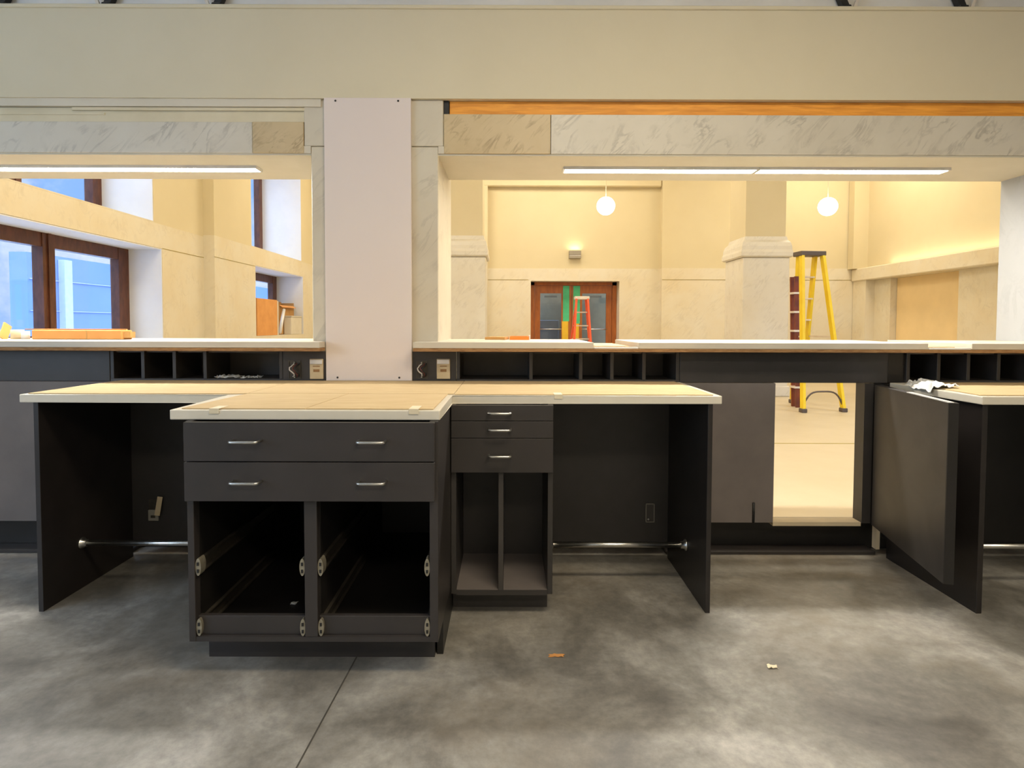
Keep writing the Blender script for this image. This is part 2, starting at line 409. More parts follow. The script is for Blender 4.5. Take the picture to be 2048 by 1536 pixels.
for x0, x1, zc, lab in ((1.165, 1.30, 1.17, 'green and yellow tape strip on the left leaf of the far door'),
                        (1.385, 1.53, 1.12, 'green and yellow tape strip on the right leaf of the far door')):
    t = thing('tape_strip', ((x0+x1)/2, ya-.006, .55), lab, 'tape')
    obj('green_tape', bx(x0, x1, ya-.006, ya-.001, zc, dz-.08), M['green'], t)
    obj('yellow_tape', bx(x0-.02, x1-.02, ya-.006, ya-.001, .55, zc), M['yellowtape'], t)
# things seen through the door glass
tag(obj('storage_box', bx(.62, 1.12, 13.45, 13.85, 0, 1.2, bev=.01), M['bluegrey']), 'dark grey crate standing behind the left glass of the far door', 'crate')

# ------------------------------------------------------------------ hall pillars
def pillar(x0, x1, y0, y1, lab):
    p = thing('marble_pillar', ((x0+x1)/2, (y0+y1)/2, 0), lab, 'pillar')
    obj('shaft', bx(x0, x1, y0, y1, 0, 2.13, bev=.01), M['marble_hallpillar'], p)
    b = B(); rings = []
    for off, z in ((.02, 2.131), (.045, 2.15), (.045, 2.21), (.03, 2.25), (.028, 2.30), (.01, 2.36), (-.03, 2.40), (-.045, 2.455)):
        rings.append([b.verts.new(p) for p in ((x0-off, y0-off, z), (x1+off*.7, y0-off, z), (x1+off*.7, y1+off, z), (x0-off, y1+off, z))])
    for u, v in zip(rings, rings[1:]):
        for k in range(4): b.faces.new([u[k], u[(k+1) % 4], v[(k+1) % 4], v[k]])
    b.faces.new(rings[0][::-1]); b.faces.new(rings[-1])
    obj('capital', b, M['marble_hallpillar'], p)
    obj('upper_shaft', bx(x0+.05, x1-.05, y0+.05, y1-.05, 2.45, 5.19), M['hall_plaster'], p)
    obj('plinth', bx(x0-.03, x1+.03, y0-.03, y1+.03, 0, .16, bev=.01), M['marble_hallpillar'], p)
pillar(3.575, 4.29, 9.2, 9.95, 'square marble pillar in the hall with a moulded capital, just left of the yellow step ladder')
pillar(-1.08, -.355, 9.2, 9.95, 'square marble pillar in the hall partly hidden behind the pillar with the white cover panel')

# ------------------------------------------------------------------ linear lights under the soffits
def linear(x0, x1, lab):
    t = thing('linear_light', ((x0+x1)/2, 3.04, 1.86), lab, 'light', 'linear lights under the soffits')
    obj('lens', bx(x0+.008, x1-.008, 3.007, 3.073, 1.8625, 1.867), M['led'], t)
    b = B(); box(b, x0, x1, 2.999, 3.081, 1.8672, 1.8742); box(b, x0, x1, 2.999, 3.0065, 1.8605, 1.8672); box(b, x0, x1, 3.0735, 3.081, 1.8605, 1.8672)
    box(b, x0, x0+.0075, 3.0065, 3.0735, 1.8605, 1.8672); box(b, x1-.0075, x1, 3.0065, 3.0735, 1.8605, 1.8672)
    obj('housing', b, M['white_plastic'], t)
linear(-3.2, -1.252, 'long glowing linear light under the soffit of the left opening')
linear(.27, 1.236, 'glowing linear light under the right soffit, the half nearer the white cover panel')
linear(1.24, 2.19, 'glowing linear light under the right soffit, the half ending near the right edge')

# ------------------------------------------------------------------ cover panel
c = thing('cover_panel', (-.645, W-.01, .83), 'tall plain white panel screwed over the pillar between the two openings', 'panel')
obj('board', bx(-.843, -.447, W-.014, W+.004, .83, 2.119, bev=.0015), M['cover'], c)
for x, z in ((-.79, 2.105), (-.505, 2.105), (-.79, .845), (-.505, .845)):
    b = B(); lathe(b, (x, W-.0145, z), [(.0045, 0), (.0045, -.0015), (.002, -.0022)], 10, 'y'); obj('screw', b, M['black'], c)

# ------------------------------------------------------------------ timber beam
t = thing('timber_beam', (1.5, 2.83, 2.054), 'long bare orange timber beam above the right marble lintel', 'beam')
b = B(); box(b, -.275, 3.4, W+.018, 2.878, 2.054, 2.1165, bev=.002); obj('plank', b, M['timber'], t)
obj('end_shadow', bx(-.301, -.277, W+.012, 2.878, 2.054, 2.1165), M['black'], t)  # black block stands in for the shade in the recess here

# ------------------------------------------------------------------ brackets above the header
for x, lab in ((-2.36, 'dark ceiling bracket at the top left corner above the beige header'),
               (-1.87, 'dark ceiling bracket with pale strap, second from the left above the header'),
               (-1.36, 'dark ceiling bracket above the header, the innermost on the left'),
               (1.565, 'dark ceiling bracket with pale strap, the innermost on the right above the header'),
               (2.11, 'dark ceiling bracket nearest the top right corner above the header')):
    s = -1 if x < 0 else 1
    h = thing('ceiling_bracket', (x, 2.85, 2.532), lab, 'bracket')
    b = B(); box(b, x-.022, x+.022, 2.835, 2.878, 2.5335, 2.58, bev=.004); beam(b, (x, 2.857, 2.575), (x-s*.08, 2.857, 2.75), .03, .03); obj('clamp', b, M['black'], h)
    b = B(); beam(b, (x+s*.03, 2.852, 2.538), (x+s*.09, 2.852, 2.70), .014, .012); obj('strap', b, M['alu'], h)

# ------------------------------------------------------------------ transaction counter
LF = 2.682; LZ = 1.0115       # front edge and top of the raised ledge; overhang added to carry its floor shadow further out
def ledge(poly, z0, z1, m, lab, name, cat): tag(obj(name, prism(B(), poly, z0, z1, .0015), M[m]), lab, cat)
LP = [(-3.3, LF), (-.846, LF), (-.846, 2.762), (-.912, 2.784), (-.912, 3.27), (-3.3, 3.27)]
ledge(LP, .969, .984, 'ply', 'plywood base under the raised counter of the left opening', 'counter_substrate', 'counter base')
ledge([(-.428, LF), (2.668, LF), (2.668, 3.27), (-.3255, 3.27), (-.3255, 2.7845), (-.428, 2.7845)], .969, .984, 'ply', 'plywood base under the raised counter of the right opening', 'counter_substrate', 'counter base')
ledge([(x, min(y, 3.285) if y < 3.2 else 3.285) for x, y in LP], .9846, LZ, 'slab', 'long grey white ledge slab on the raised counter of the left opening', 'counter_slab', 'counter slab')
ledge([(-.428, LF), (.380, LF), (.380, 3.285), (-.3255, 3.285), (-.3255, 2.7845), (-.428, 2.7845)], .9846, LZ, 'slab', 'grey white ledge slab on the raised counter beside the white cover panel', 'counter_slab', 'counter slab')
def rect(a, c): return [(a, LF), (c, LF), (c, 3.285), (a, 3.285)]
ledge(rect(.583, 1.879), .9846, LZ, 'slab', 'grey white ledge slab on the raised counter in front of the yellow ladder', 'counter_slab', 'counter slab')
ledge(rect(2.075, 2.668), .9846, LZ, 'slab', 'grey white ledge slab on the raised counter at the right edge', 'counter_slab', 'counter slab')
for x0, x1, l in ((.384, .580, 'in the gap below the far double door'), (1.883, 2.072, 'in the gap near the right edge')):
    tag(obj('edge_strip', bx(x0, x1, LF+.001, LF+.04, .9843, .991), M['white_plastic']), 'thin white edging strip on the raised counter '+l, 'strip')
    b = B(); box(b, x0+.015, x1-.03, LF+.06, 3.2, .9843, .994); tag(obj('cardboard_scrap', b, M['card']), 'flat tan cardboard piece on the raised counter '+l, 'cardboard')

# ------------------------------------------------------------------ band under the ledge: aprons, cubbies, outlet panels
Z0, Z1 = .824, .965
def apron(x0, x1, lab, y=W, m='lam'): tag(obj('apron_panel', bx(x0, x1, y, y+.02, Z0, Z1, bev=.0015), M[m]), lab, 'panel')
apron(-3.3, -1.85, 'plain dark apron panel under the left ledge, left of the cubbyholes')
apron(.796, 1.762, 'plain dark apron panel under the ledge above the small doorway')
apron(1.764, 1.846, 'narrow black apron panel beside the right cubbyholes', W+.012, 'lam_dark')
def cubby(x0, x1, divs, lab):
    c = thing('cubby_shelf', ((x0+x1)/2, W+.13, Z0), lab, 'shelf')
    b = B(); box(b, x0, x1, W+.235, W+.25, Z0, Z1); box(b, x0, x1, W+.002, W+.235, Z0, Z0+.012); box(b, x0, x1, W+.02, W+.235, Z1-.008, Z1)
    obj('carcass', b, M['lam_in'], c)
    for x in divs: obj('divider', bx(x-.008, x+.008, W, W+.235, Z0+.012, Z1-.0005, bev=.001), M['lam'], c)
    return c
cubby(-1.848, -1.048, (-1.839, -1.697, -1.551, -1.409, -1.057), 'dark cubbyhole shelf under the left ledge with three narrow bays and a wide one')
cubby(-.243, .794, (-.234, .104, .335, .480, .629, .785), 'dark cubbyhole shelf under the right ledge with two wide bays and three narrow ones')
cubby(1.848, 2.66, (1.857, 1.999, 2.137, 2.278, 2.42, 2.56), 'dark cubbyhole shelf under the ledge at the right edge')
tag(obj('mounting_panel', bx(-1.046, -.850, W-.002, W+.03, Z0, Z1), M['lam']), 'dark panel holding two outlets left of the white cover panel', 'panel')
tag(obj('mounting_panel', bx(-.445, -.245, W-.002, W+.03, Z0, Z1), M['lam']), 'dark panel holding two outlets right of the white cover panel', 'panel')
def open_box(x0, x1, z0, z1, lab, seed):
    r = random.Random(seed); y = W-.002
    o = thing('outlet_box', ((x0+x1)/2, y, z0), lab, 'outlet', )
    b = B(); f = .004
    box(b, x0, x0+f, y-.004, y, z0, z1); box(b, x1-f, x1, y-.004, y, z0, z1); box(b, x0+f, x1-f, y-.004, y, z0, z0+f); box(b, x0+f, x1-f, y-.004, y, z1-f, z1); box(b, x0+f, x1-f, y-.001, y, z0+f, z1-f)
    obj('box_rim', b, M['slide_dark'], o)
    for m, q in (('wire_w', .35), ('wire_r', .6), ('black', .75)):
        cx = x0+(x1-x0)*q; pts = []
        for i in range(14):
            u = i/13
            pts.append((cx+.010*math.sin(u*7+r.random()*1.0), y-.008-.012*math.sin(u*PI), z0+.012+(z1-z0-.024)*u))
        obj('wire', tube(B(), pts, .0028, 8), M[m], o)
    for z in (z0+.008, z1-.008):
        obj('screw', lathe(B(), ((x0+x1)/2, y-.004, z), [(.004, 0), (.004, -.002), (.0015, -.003)], 10, 'y'), M['steel'], o)
def plate_outlet(x0, x1, z0, z1, lab):
    y = W-.002
    o = thing('outlet', ((x0+x1)/2, y, z0), lab, 'outlet')
    obj('plate', bx(x0, x1, y-.006, y, z0, z1, bev=.002), M['cream_plate'], o)
    obj('white_cover', bx(x0+.003, x1-.003, y-.012, y-.0062, z1-.024, z1-.004, bev=.001), M['white_plastic'], o)
    xm = (x0+x1)/2
    b = B(); box(b, xm-.014, xm+.014, y-.0075, y-.006, z0+.034, z0+.046); box(b, xm-.016, xm+.016, y-.0075, y-.006, z1-.036, z1-.032)
    obj('socket', b, M['ply'], o)
open_box(-1.02, -.963, .836, .922, 'open outlet box with loose wires left of the white cover panel', 1)
plate_outlet(-.921, -.858, .836, .930, 'cream outlet with white top cover left of the white cover panel')
open_box(-.428, -.377, .838, .922, 'open outlet box with loose wires right of the white cover panel', 2)
plate_outlet(-.333, -.271, .838, .932, 'cream outlet with white top cover right of the white cover panel')
# knee space outlets
o = thing('outlet_box', (-1.655, W, .17), 'unfinished outlet with hanging cream plate in the left knee space', 'outlet')
obj('receptacle', bx(-1.682, -1.634, W-.008, W, .17, .222, bev=.002), M['grey_plate'], o)
obj('box_rim', bx(-1.680, -1.640, W-.006, W, .224, .272, bev=.002), M['slide_dark'], o)
b = B(); beam(b, (-1.631, W-.022, .200), (-1.622, W-.010, .285), .024, .003, Vector((0, 1, 0))); obj('hanging_plate', b, M['cream_plate'], o)
obj('socket', bx(-1.668, -1.648, W-.010, W-.008, .185, .197), M['slide_dark'], o)
o = thing('outlet_box', (.664, W, .168), 'dark outlet box with thin pale outline in the right knee space', 'outlet')
b = B(); f = .003; x0, x1, z0, z1 = .643, .684, .168, .256
box(b, x0, x0+f, W-.006, W, z0, z1); box(b, x1-f, x1, W-.006, W, z0, z1); box(b, x0, x1, W-.006, W, z0, z0+f); box(b, x0, x1, W-.006, W, z1-f, z1)
obj('box_rim', b, M['grey_plate'], o)
obj('receptacle', bx(x0+f, x1-f, W-.004, W-.0005, z0+f, z1-f), M['lam_in'], o)
obj('screw', lathe(B(), (.656, W-.004, .182), [(.005, 0), (.005, -.002), (.002, -.003)], 10, 'y'), M['steel'], o)
# crumpled wrapping in the wide bay
def crumple(x0, x1, y0, y1, z, amp, seed, nx=14, ny=6, fn=None):
    r = random.Random(seed); bm = B(); g = []
    for layer, dz in ((0, 0.0), (1, .0018)):
        rr = random.Random(seed)
        g.append([[bm.verts.new((x0+(x1-x0)*i/nx+rr.uniform(-.003, .003), y0+(y1-y0)*j/ny+rr.uniform(-.003, .003), (fn(i/nx, j/ny) if fn else z)+dz+abs(rr.gauss(0, amp)))) for i in range(nx+1)] for j in range(ny+1)])
    for j in range(ny):
        for i in range(nx):
            bm.faces.new([g[0][j][i], g[0][j+1][i], g[0][j+1][i+1], g[0][j][i+1]]); bm.faces.new([g[1][j][i], g[1][j][i+1], g[1][j+1][i+1], g[1][j+1][i]])
    for j in range(ny):
        for i in (0, nx): bm.faces.new([g[0][j][i], g[0][j+1][i], g[1][j+1][i], g[1][j][i]])
    for i in range(nx):
        for j in (0, ny): bm.faces.new([g[0][j][i], g[0][j][i+1], g[1][j][i+1], g[1][j][i]])
    return bm
tag(obj('wrapping_film', crumple(-1.375, -1.265, W+.02, W+.1, Z0+.013, .006, 3), M['film']), 'crumpled white film lying in the wide left cubbyhole, the left piece', 'wrapping')
tag(obj('wrapping_film', crumple(-1.25, -1.17, W+.015, W+.08, Z0+.013, .004, 4), M['film']), 'small crumpled white film in the wide left cubbyhole, the right piece', 'wrapping')

# ------------------------------------------------------------------ left desk
ZT, ZB = .8275, .797
YF, YB = 2.22, 1.828
DL, DR, BL, BR = -1.816, .794, -1.037, -.21
b = prism(B(), [(DL, YF), (BL, YF), (BL, YB), (BR, YB), (BR, YF), (DR, YF), (DR, 2.764), (DL, 2.764)], ZB, ZT, bev=.003)
tag(obj('countertop', b, M['solid']), 'long white countertop with a bump-out in the middle, mostly under cardboard', 'countertop')
def sheet(poly, z, lab, m='card', th=.003, warp=None): return tag(obj('cardboard_sheet', prism(B(), poly, z, z+th), M[m]), lab, 'cardboard')
zc = ZT+.0006
sheet([(DL+.025, YF+.012), (-1.04, YF+.012), (-.98, YF+.026), (-.98, 2.758), (DL+.035, 2.758)], zc, 'tan cardboard sheet covering the left end of the long countertop')
sheet([(-.977, YF+.028), (-.205, YF+.022), (-.205, 2.752), (-.977, 2.758)], zc, 'tan cardboard sheet on the long countertop below the white cover panel')
sheet([(-.202, YF+.012), (DR-.03, YF+.010), (DR-.03, 2.758), (-.202, 2.758)], zc, 'tan cardboard sheet covering the right end of the long countertop')
sheet([(BL+.03, YB+.014), (-.628, YB+.014), (-.60, YF+.018), (BL+.06, YF+.018)], zc, 'tan cardboard sheet on the left half of the bump-out above the drawers')
sheet([(-.624, YB+.014), (BR-.022, YB+.012), (BR-.018, YF+.016), (-.597, YF+.018)], zc, 'tan cardboard sheet on the right half of the bump-out above the drawers')
def tape(x0, x1, y0, y1, lab):
    b = B(); box(b, x0, x1, y0-.006, y1, zc+.0034, zc+.0042); box(b, x0, x1, y0-.0062, y0-.0054, zc-.012, zc+.0042)
    tag(obj('tape_piece', b, M['tape']), lab, 'tape')
tape(-.915, -.885, YB+.004, YB+.06, 'short pale tape on the front edge of the bump-out, left end')
tape(-.305, -.275, YB+.004, YB+.07, 'short pale tape on the front edge of the bump-out, right end')
tape(.17, .20, YF+.004, YF+.06, 'short pale tape on the front edge of the countertop above the right knee space')

def panel(x0, x1, lab, y1=W-.002, y0=2.234):
    tag(obj('support_panel', bx(x0, x1, y0, y1, 0, ZB-.0005, bev=.001), M['lam_black']), lab, 'panel')
panel(-1.776, -1.757, 'dark upright end panel carrying the left end of the long countertop')
panel(.747, .765, 'dark upright end panel under the right end of the long countertop')

def handle(x0, x1, yf, z, par):
    b = B(); r = .0045; yo = yf-.032
    pts = [(x0+.004, yf, z), (x0+.004, yo+.008, z), (x0+.006, yo+.002, z), (x0+.012, yo, z), (x1-.012, yo, z), (x1-.006, yo+.002, z), (x1-.004, yo+.008, z), (x1-.004, yf, z)]
    tube(b, pts, r, 12); obj('handle', b, M['steel'], par)

# --- wide drawer cabinet under the bump-out
CF = 1.81; x0, x1 = -.979, -.214
c = thing('drawer_cabinet', ((x0+x1)/2, 2.3, 0), 'wide dark drawer cabinet under the bump-out with two empty lower bays', 'cabinet')
b = B(); T = ZB-.0006
box(b, x0, x0+.02, CF, 2.775, .114, T, bev=.001); box(b, x1-.026, x1, CF, 2.775, .114, T, bev=.001)
box(b, -.623, -.584, CF, 2.74, .13, .553, bev=.001)
box(b, x0+.02, x1-.026, CF+.002, 2.775, .114, .129); box(b, x0+.02, x1-.026, CF+.02, 2.77, .553, .57); box(b, x0+.02, x1-.026, 2.755, 2.773, .129, .553)
obj('carcass', b, M['lam_drawer'], c)
# added black sheets stand in for the shade inside the bays
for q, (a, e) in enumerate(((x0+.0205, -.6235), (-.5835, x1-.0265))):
    b = B(); box(b, a, e, 2.737, 2.754, .129, .552); box(b, a, a+.0015, CF+.03, 2.737, .131, .552); box(b, e-.0015, e, CF+.03, 2.737, .131, .552); box(b, a, e, CF+.035, 2.737, .1292, .131); obj('bay_shade', b, M['lam_dark'], c)
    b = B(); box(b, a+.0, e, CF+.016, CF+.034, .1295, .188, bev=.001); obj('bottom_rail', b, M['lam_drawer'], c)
    for zz in (.345, .157):
        for xs, sg in ((a, 1), (e, -1)):
            s0, s1 = sorted((xs, xs+sg*.012))
            ys = CF+.006
            b = B(); box(b, s0, s1, ys+.02, 2.42, zz-.022, zz-.017); box(b, s0, s1, ys+.02, 2.42, zz+.017, zz+.022)
            w0, w1 = sorted((xs, xs+sg*.003)); box(b, w0, w1, ys+.02, 2.42, zz-.017, zz+.017)
            sl = obj('drawer_slide', b, M['slide_dark'], c)
            b = B(); xm = xs+sg*.008
            # oval end plate with a hole-like centre
            n = 20; yy = ys
            for (rx, rz, ya_, yb_) in ((.0085, .027, yy-.002, yy+.03),):
                ring = [[b.verts.new((xm+rx*math.cos(2*PI*k/n), y_, zz+rz*math.sin(2*PI*k/n))) for k in range(n)] for y_ in (ya_, yb_)]
                for k in range(n): b.faces.new([ring[0][k], ring[0][(k+1) % n], ring[1][(k+1) % n], ring[1][k]])
                b.faces.new(ring[0]); b.faces.new(ring[1])
            e1 = obj('slide_end', b, M['zinc'], sl)
            b = B()
            for dz_ in (-.012, .010): box(b, xm-.003, xm+.003, yy-.0045, yy-.0021, zz+dz_-.005, zz+dz_+.005)
            obj('clip', b, M['black'], sl)
for z0, z1, hz in ((.6775, .7955, .741), (.556, .6745, .618)):
    dr = obj('drawer', bx(x0+.003, x1-.0085, CF-.02, CF-.001, z0, z1, bev=.0012), M['lam_drawer'], c)
    handle(-.830, -.739, CF-.02, hz, dr); handle(-.452, -.364, CF-.02, hz, dr)
obj('toe_kick', bx(x0, x1-.026, 1.93, 1.948, 0, .1135), M['lam_drawer'], c)
obj('plinth_side', bx(x0, x0+.018, 1.948, 2.77, 0, .1135), M['lam_dark'], c); obj('plinth_side', bx(x1-.02, x1, 1.948, 2.77, 0, .1135), M['lam_dark'], c)
b = B(); tag(obj('scrap', crumple(-.745, -.725, 2.02, 2.04, .130, .002, 9, 3, 3), M['film']), 'tiny white scrap lying in the left empty bay of the wide cabinet', 'scrap')

tag(obj('scrap', crumple(.135, .185, 1.93, 1.945, .0005, .001, 31, 5, 3), M['card_orange']), 'thin orange scrap lying on the concrete floor in front of the pedestal', 'scrap')
tag(obj('scrap', crumple(.83, .86, 1.865, 1.885, .0005, .002, 32, 4, 3), M['tape']), 'pale yellow scrap lying in the bright patch of the concrete floor', 'scrap')
tag(obj('slide_bolt', tube(B(), [(1.148, W-.0052, .167), (1.148, W-.0052, .262)], .0055, 10), M['black']), 'dark upright bolt at the bottom of the grey panel beside the small doorway', 'bolt')

# --- narrow pedestal
x0, x1, PF = -.2125, .1655, 2.205
c = thing('drawer_pedestal', ((x0+x1)/2, 2.5, 0), 'narrow dark pedestal with three small drawers above two open upright slots', 'cabinet')
b = B(); box(b, x0, x0+.019, PF, 2.775, .085, T, bev=.001); box(b, x1-.019, x1, PF, 2.775, .085, T, bev=.001)
box(b, x0+.019, x1-.019, PF+.002, 2.775, .08, .099); box(b, x0+.019, x1-.019, PF+.02, 2.77, .543, .558); box(b, x0+.019, x1-.019, 2.56, 2.575, .099, .543)
obj('carcass', b, M['lam'], c)
obj('divider', bx(-.037, -.018, PF+.001, 2.56, .099, .543, bev=.001), M['lam_in'], c)
for a, e in ((x0+.0195, -.0375), (-.0175, x1-.0195)):
    obj('slot_floor', bx(a, e, PF+.004, 2.56, .0992, .1015), M['grey_panel'], c)
for z0, z1, hz in ((.7385, .7955, .769), (.6745, .7365, .708), (.5465, .6725, .612)):
    dr = obj('drawer', bx(x0+.002, x1-.001, PF-.019, PF-.001, z0, z1, bev=.0012), M['lam_drawer'], c)
    handle(-.076, .012, PF-.019, hz, dr)
obj('toe_kick', bx(x0, x1-.014, 2.281, 2.299, 0, .0795), M['lam'], c)

# --- foot rails
def rail(xa, xb, y, z, lab, fl):
    t = thing('foot_rail', ((xa+xb)/2, y, z-.02), lab, 'rail')
    obj('tube', tube(B(), [(xa+.0, y, z), (xb, y, z)], .0115, 16), M['steel'], t)
    for x, s in fl:
        b = lathe(B(), (x, y, z), [(.024, 0), (.024, s*.004), (.016, s*.008), (.0145, s*.022)], 20, 'x'); obj('flange', b, M['steel'], t)
rail(-1.7565, -.9795, 2.443, .187, 'steel foot rail in the left knee space', [(-1.7565, 1), (-.9795, -1)])
rail(.166, .7465, 2.485, .169, 'steel foot rail in the right knee space between pedestal and end panel', [(.166, 1), (.7465, -1)])

# ------------------------------------------------------------------ right desk
b = prism(B(), [(1.762, YF), (3.2, YF), (3.2, 2.764), (1.762, 2.764)], ZB, ZT, bev=.003)
tag(obj('countertop', b, M['solid']), 'white countertop with cardboard at the right edge of the view', 'countertop')
sheet([(1.775, YF+.03), (3.15, YF+.012), (3.15, 2.75), (1.83, 2.75)], zc, 'tan cardboard sheet on the countertop at the right edge')
panel(1.775, 1.796, 'dark upright end panel under the right countertop, beside the open gate')
tag(obj('support_panel', bx(2.75, 2.77, 2.25, W-.002, 0, ZB-.0005), M['lam']), 'dark upright panel in the knee space at the right edge', 'panel')
rail(1.7965, 2.7495, 2.45, .18, 'steel foot rail under the right countertop', [(1.7965, 1), (2.7495, -1)])

# --- gate leaf, open towards the camera
hx, hy = 1.690, W-.008; nx_, ny_ = 1.557, 2.113
dv = Vector((nx_-hx, ny_-hy, 0)); L = dv.length; dv.normalize(); nv = Vector((-dv.y, dv.x, 0))
th = .034
def leaf(a, e, o0, o1, z0, z1, bev=0.0):
    P = [Vector((hx, hy, 0))+dv*u+nv*w for u, w in ((a, o0), (e, o0), (e, o1), (a, o1))]
    return prism(B(), [(p.x, p.y) for p in P], z0, z1, bev)
g = thing('counter_gate', (hx, hy, .165), 'scuffed dark gate leaf swung open beside the small doorway', 'gate')
sgn = 1 if nv.x > 0 else -1
obj('leaf', leaf(0.02, L, 0, sgn*th, .167, .818, .0015), M['gate'], g)
obj('edge_band', leaf(L+.0002, L+.0022, sgn*.001, sgn*(th-.001), .168, .817), M['lam_dark'], g)
for z in (.26, .72):
    b = B(); p = Vector((hx, hy, 0))+nv*sgn*th*.5+dv*.008; tube(b, [(p.x, p.y, z-.035), (p.x, p.y, z+.035)], .007, 10); obj('hinge', b, M['steel'], g)
tag(obj('protective_strip', leaf(L*.52, L+.004, -sgn*.002, sgn*.016, .8186, .822), M['white_plastic']), 'narrow white strip lying along the top edge of the open gate', 'strip')
# crumpled film over the corner
fb = crumple(0, 1, 0, 1, 0, .007, 21, 18, 12, fn=lambda u, v: ZT+.008+.004*math.sin(u*17+v*3)-(.024*(1-u/.12) if u < .12 else 0))
for v in fb.verts:
    u, q, z = v.co; v.co = Vector((1.738+.135*u+.03*q, 2.46+.22*q+.02*u, z))
tag(obj('wrapping_film', fb, M['film']), 'crumpled white plastic film over the rear corner of the right countertop, above the gate', 'wrapping')

# ------------------------------------------------------------------ things on the left ledge
b = thing('cardboard_box', (-2.1, 3.08, 1.012), 'long flat orange cardboard box lying on the left ledge below the window', 'box')
obj('box_body', bx(-2.36, -1.915, 2.97, 3.055, 1.012, 1.058, bev=.003), M['card_orange'], b)
q = B(); prism(q, [(-2.44, 3.03), (-1.93, 3.03), (-1.95, 3.075), (-2.42, 3.075)], 1.0585, 1.064); prism(q, [(-1.914, 2.985), (-1.89, 3.0), (-1.89, 3.04), (-1.914, 3.05)], 1.02, 1.05)
obj('flap', q, M['card2'], b)
obj('tape_seam', bx(-2.09, -2.085, 2.9685, 2.9699, 1.012, 1.056), M['card2'], b)
def roll(x, y, r, h, lab, m):
    b = lathe(B(), (x, y, 1.012), [(r*.45, 0), (r, 0), (r, h), (r*.45, h), (r*.45, h*.5)], 24); tag(obj('tape_roll', b, M[m]), lab, 'roll')
roll(-2.47, 3.02, .028, .047, 'cream tape roll standing on the left ledge left of the orange cardboard box', 'cream_plate')
roll(-2.405, 2.99, .018, .040, 'small white roll touching the left end of the orange cardboard box', 'white_plastic')
tag(obj('cardboard_scrap', beam(B(), (-2.545, 3.02, 1.012), (-2.55, 3.06, 1.085), .05, .006, Vector((1, 0, 0))), M['card_orange']), 'upright orange cardboard piece at the far left of the ledge', 'cardboard')
# things on the right ledge
tag(obj('cardboard_scrap', prism(B(), [(-.125, 3.15), (-.02, 3.13), (.0, 3.24), (-.09, 3.26)], 1.012, 1.026), M['card2']), 'brown cardboard piece on the right ledge beside the orange tray', 'cardboard')
t = thing('tray', (.05, 3.2, 1.012), 'flat orange tray with white end on the right ledge', 'tray')
b = B(); box(b, .005, .105, 3.12, 3.25, 1.012, 1.013); box(b, .005, .105, 3.12, 3.125, 1.013, 1.029); box(b, .005, .105, 3.245, 3.25, 1.013, 1.029); box(b, .005, .01, 3.125, 3.245, 1.013, 1.029); box(b, .1, .105, 3.125, 3.245, 1.013, 1.029)
obj('tray_body', b, M['orange'], t)
obj('end_clip', bx(.106, .112, 3.13, 3.2, 1.012, 1.036), M['white_plastic'], t)

# ------------------------------------------------------------------ things on the far window sill
zs = .9
b = thing('cardboard_box', (-4.2, 10.2, zs), 'large tan cardboard box standing on the far window sill, left of the white carton', 'box')
obj('box_body', bx(-4.36, -4.08, 9.75, 10.60, zs, 1.515, bev=.004), M['card_orange'], b)
obj('box_lit_side', bx(-4.35, -4.09, 10.601, 10.68, zs+.0, 1.50), M['slab'], b)  # paler piece: light on the box's side put into its colour
b = thing('cardboard_box', (-4.3, 11.4, zs), 'open brown cardboard box on the far window sill, behind the white carton', 'box')
q = B(); X0, X1, Y0, Y1 = -4.46, -4.21, 10.98, 11.78
box(q, X0, X1, Y0, Y1, zs, zs+.006); box(q, X0, X0+.006, Y0, Y1, zs, 1.52); box(q, X1-.006, X1, Y0, Y1, zs, 1.44); box(q, X0, X1, Y0, Y0+.006, zs, 1.44); box(q, X0, X1, Y1-.006, Y1, zs, 1.5)
obj('box_body', q, M['card2'], b)
q = B(); beam(q, (-4.21, 11.38, 1.44), (-4.15, 11.38, 1.40), .005, .7); obj('flap', q, M['card_orange'], b)
b = thing('carton', (-4.18, 11.5, zs), 'white carton on the far window sill before the open brown box', 'box')
obj('box_body', bx(-4.20, -4.06, 11.22, 11.78, zs, 1.22, bev=.006), M['white_trim'], b)
obj('lid', bx(-4.205, -4.055, 11.215, 11.785, 1.22, 1.25, bev=.004), M['slab'], b)
tag(obj('paper_tube', tube(B(), [(-4.10, 10.76, zs+.04), (-4.15, 11.10, 1.36)], .028, 16), M['white_plastic']), 'white paper tube leaning between the tan and brown boxes on the far window sill', 'tube')

# ------------------------------------------------------------------ pendants and wall lamp
def pendant(x, y, z, lab):
    p = thing('globe_pendant', (x, y, z-.142), lab, 'lamp', 'globe pendants in the hall')
    prof = [(.142*math.sin(PI*i/16)+.001, -.142*math.cos(PI*i/16)) for i in range(17)]
    obj('globe', lathe(B(), (x, y, z), prof, 28), M['globe'], p)
    obj('stem', tube(B(), [(x, y, z+.142), (x, y, 5.17)], .006, 10), M['hall_plaster'], p)
    obj('canopy', lathe(B(), (x, y, 5.15), [(.06, 0), (.07, .03), (.07, .048)], 20), M['white_plastic'], p)
pendant(1.52, 9.5, 2.96, 'glowing white globe pendant hanging in the hall above the far double door')
pendant(5.01, 9.5, 2.96, 'glowing white globe pendant hanging in the hall right of the marble pillar')
l = thing('wall_lamp', (1.376, 12.58, 2.47), 'small grey wall lamp above the far double door', 'lamp')
b = B(); box(b, 1.252, 1.5, 12.52, 12.614, 2.475, 2.53, bev=.006); box(b, 1.252, 1.5, 12.52, 12.614, 2.545, 2.635, bev=.006); obj('housing', b, M['lampgrey'], l)
obj('lens', bx(1.262, 1.49, 12.53, 12.61, 2.531, 2.544), M['white_plastic'], l)

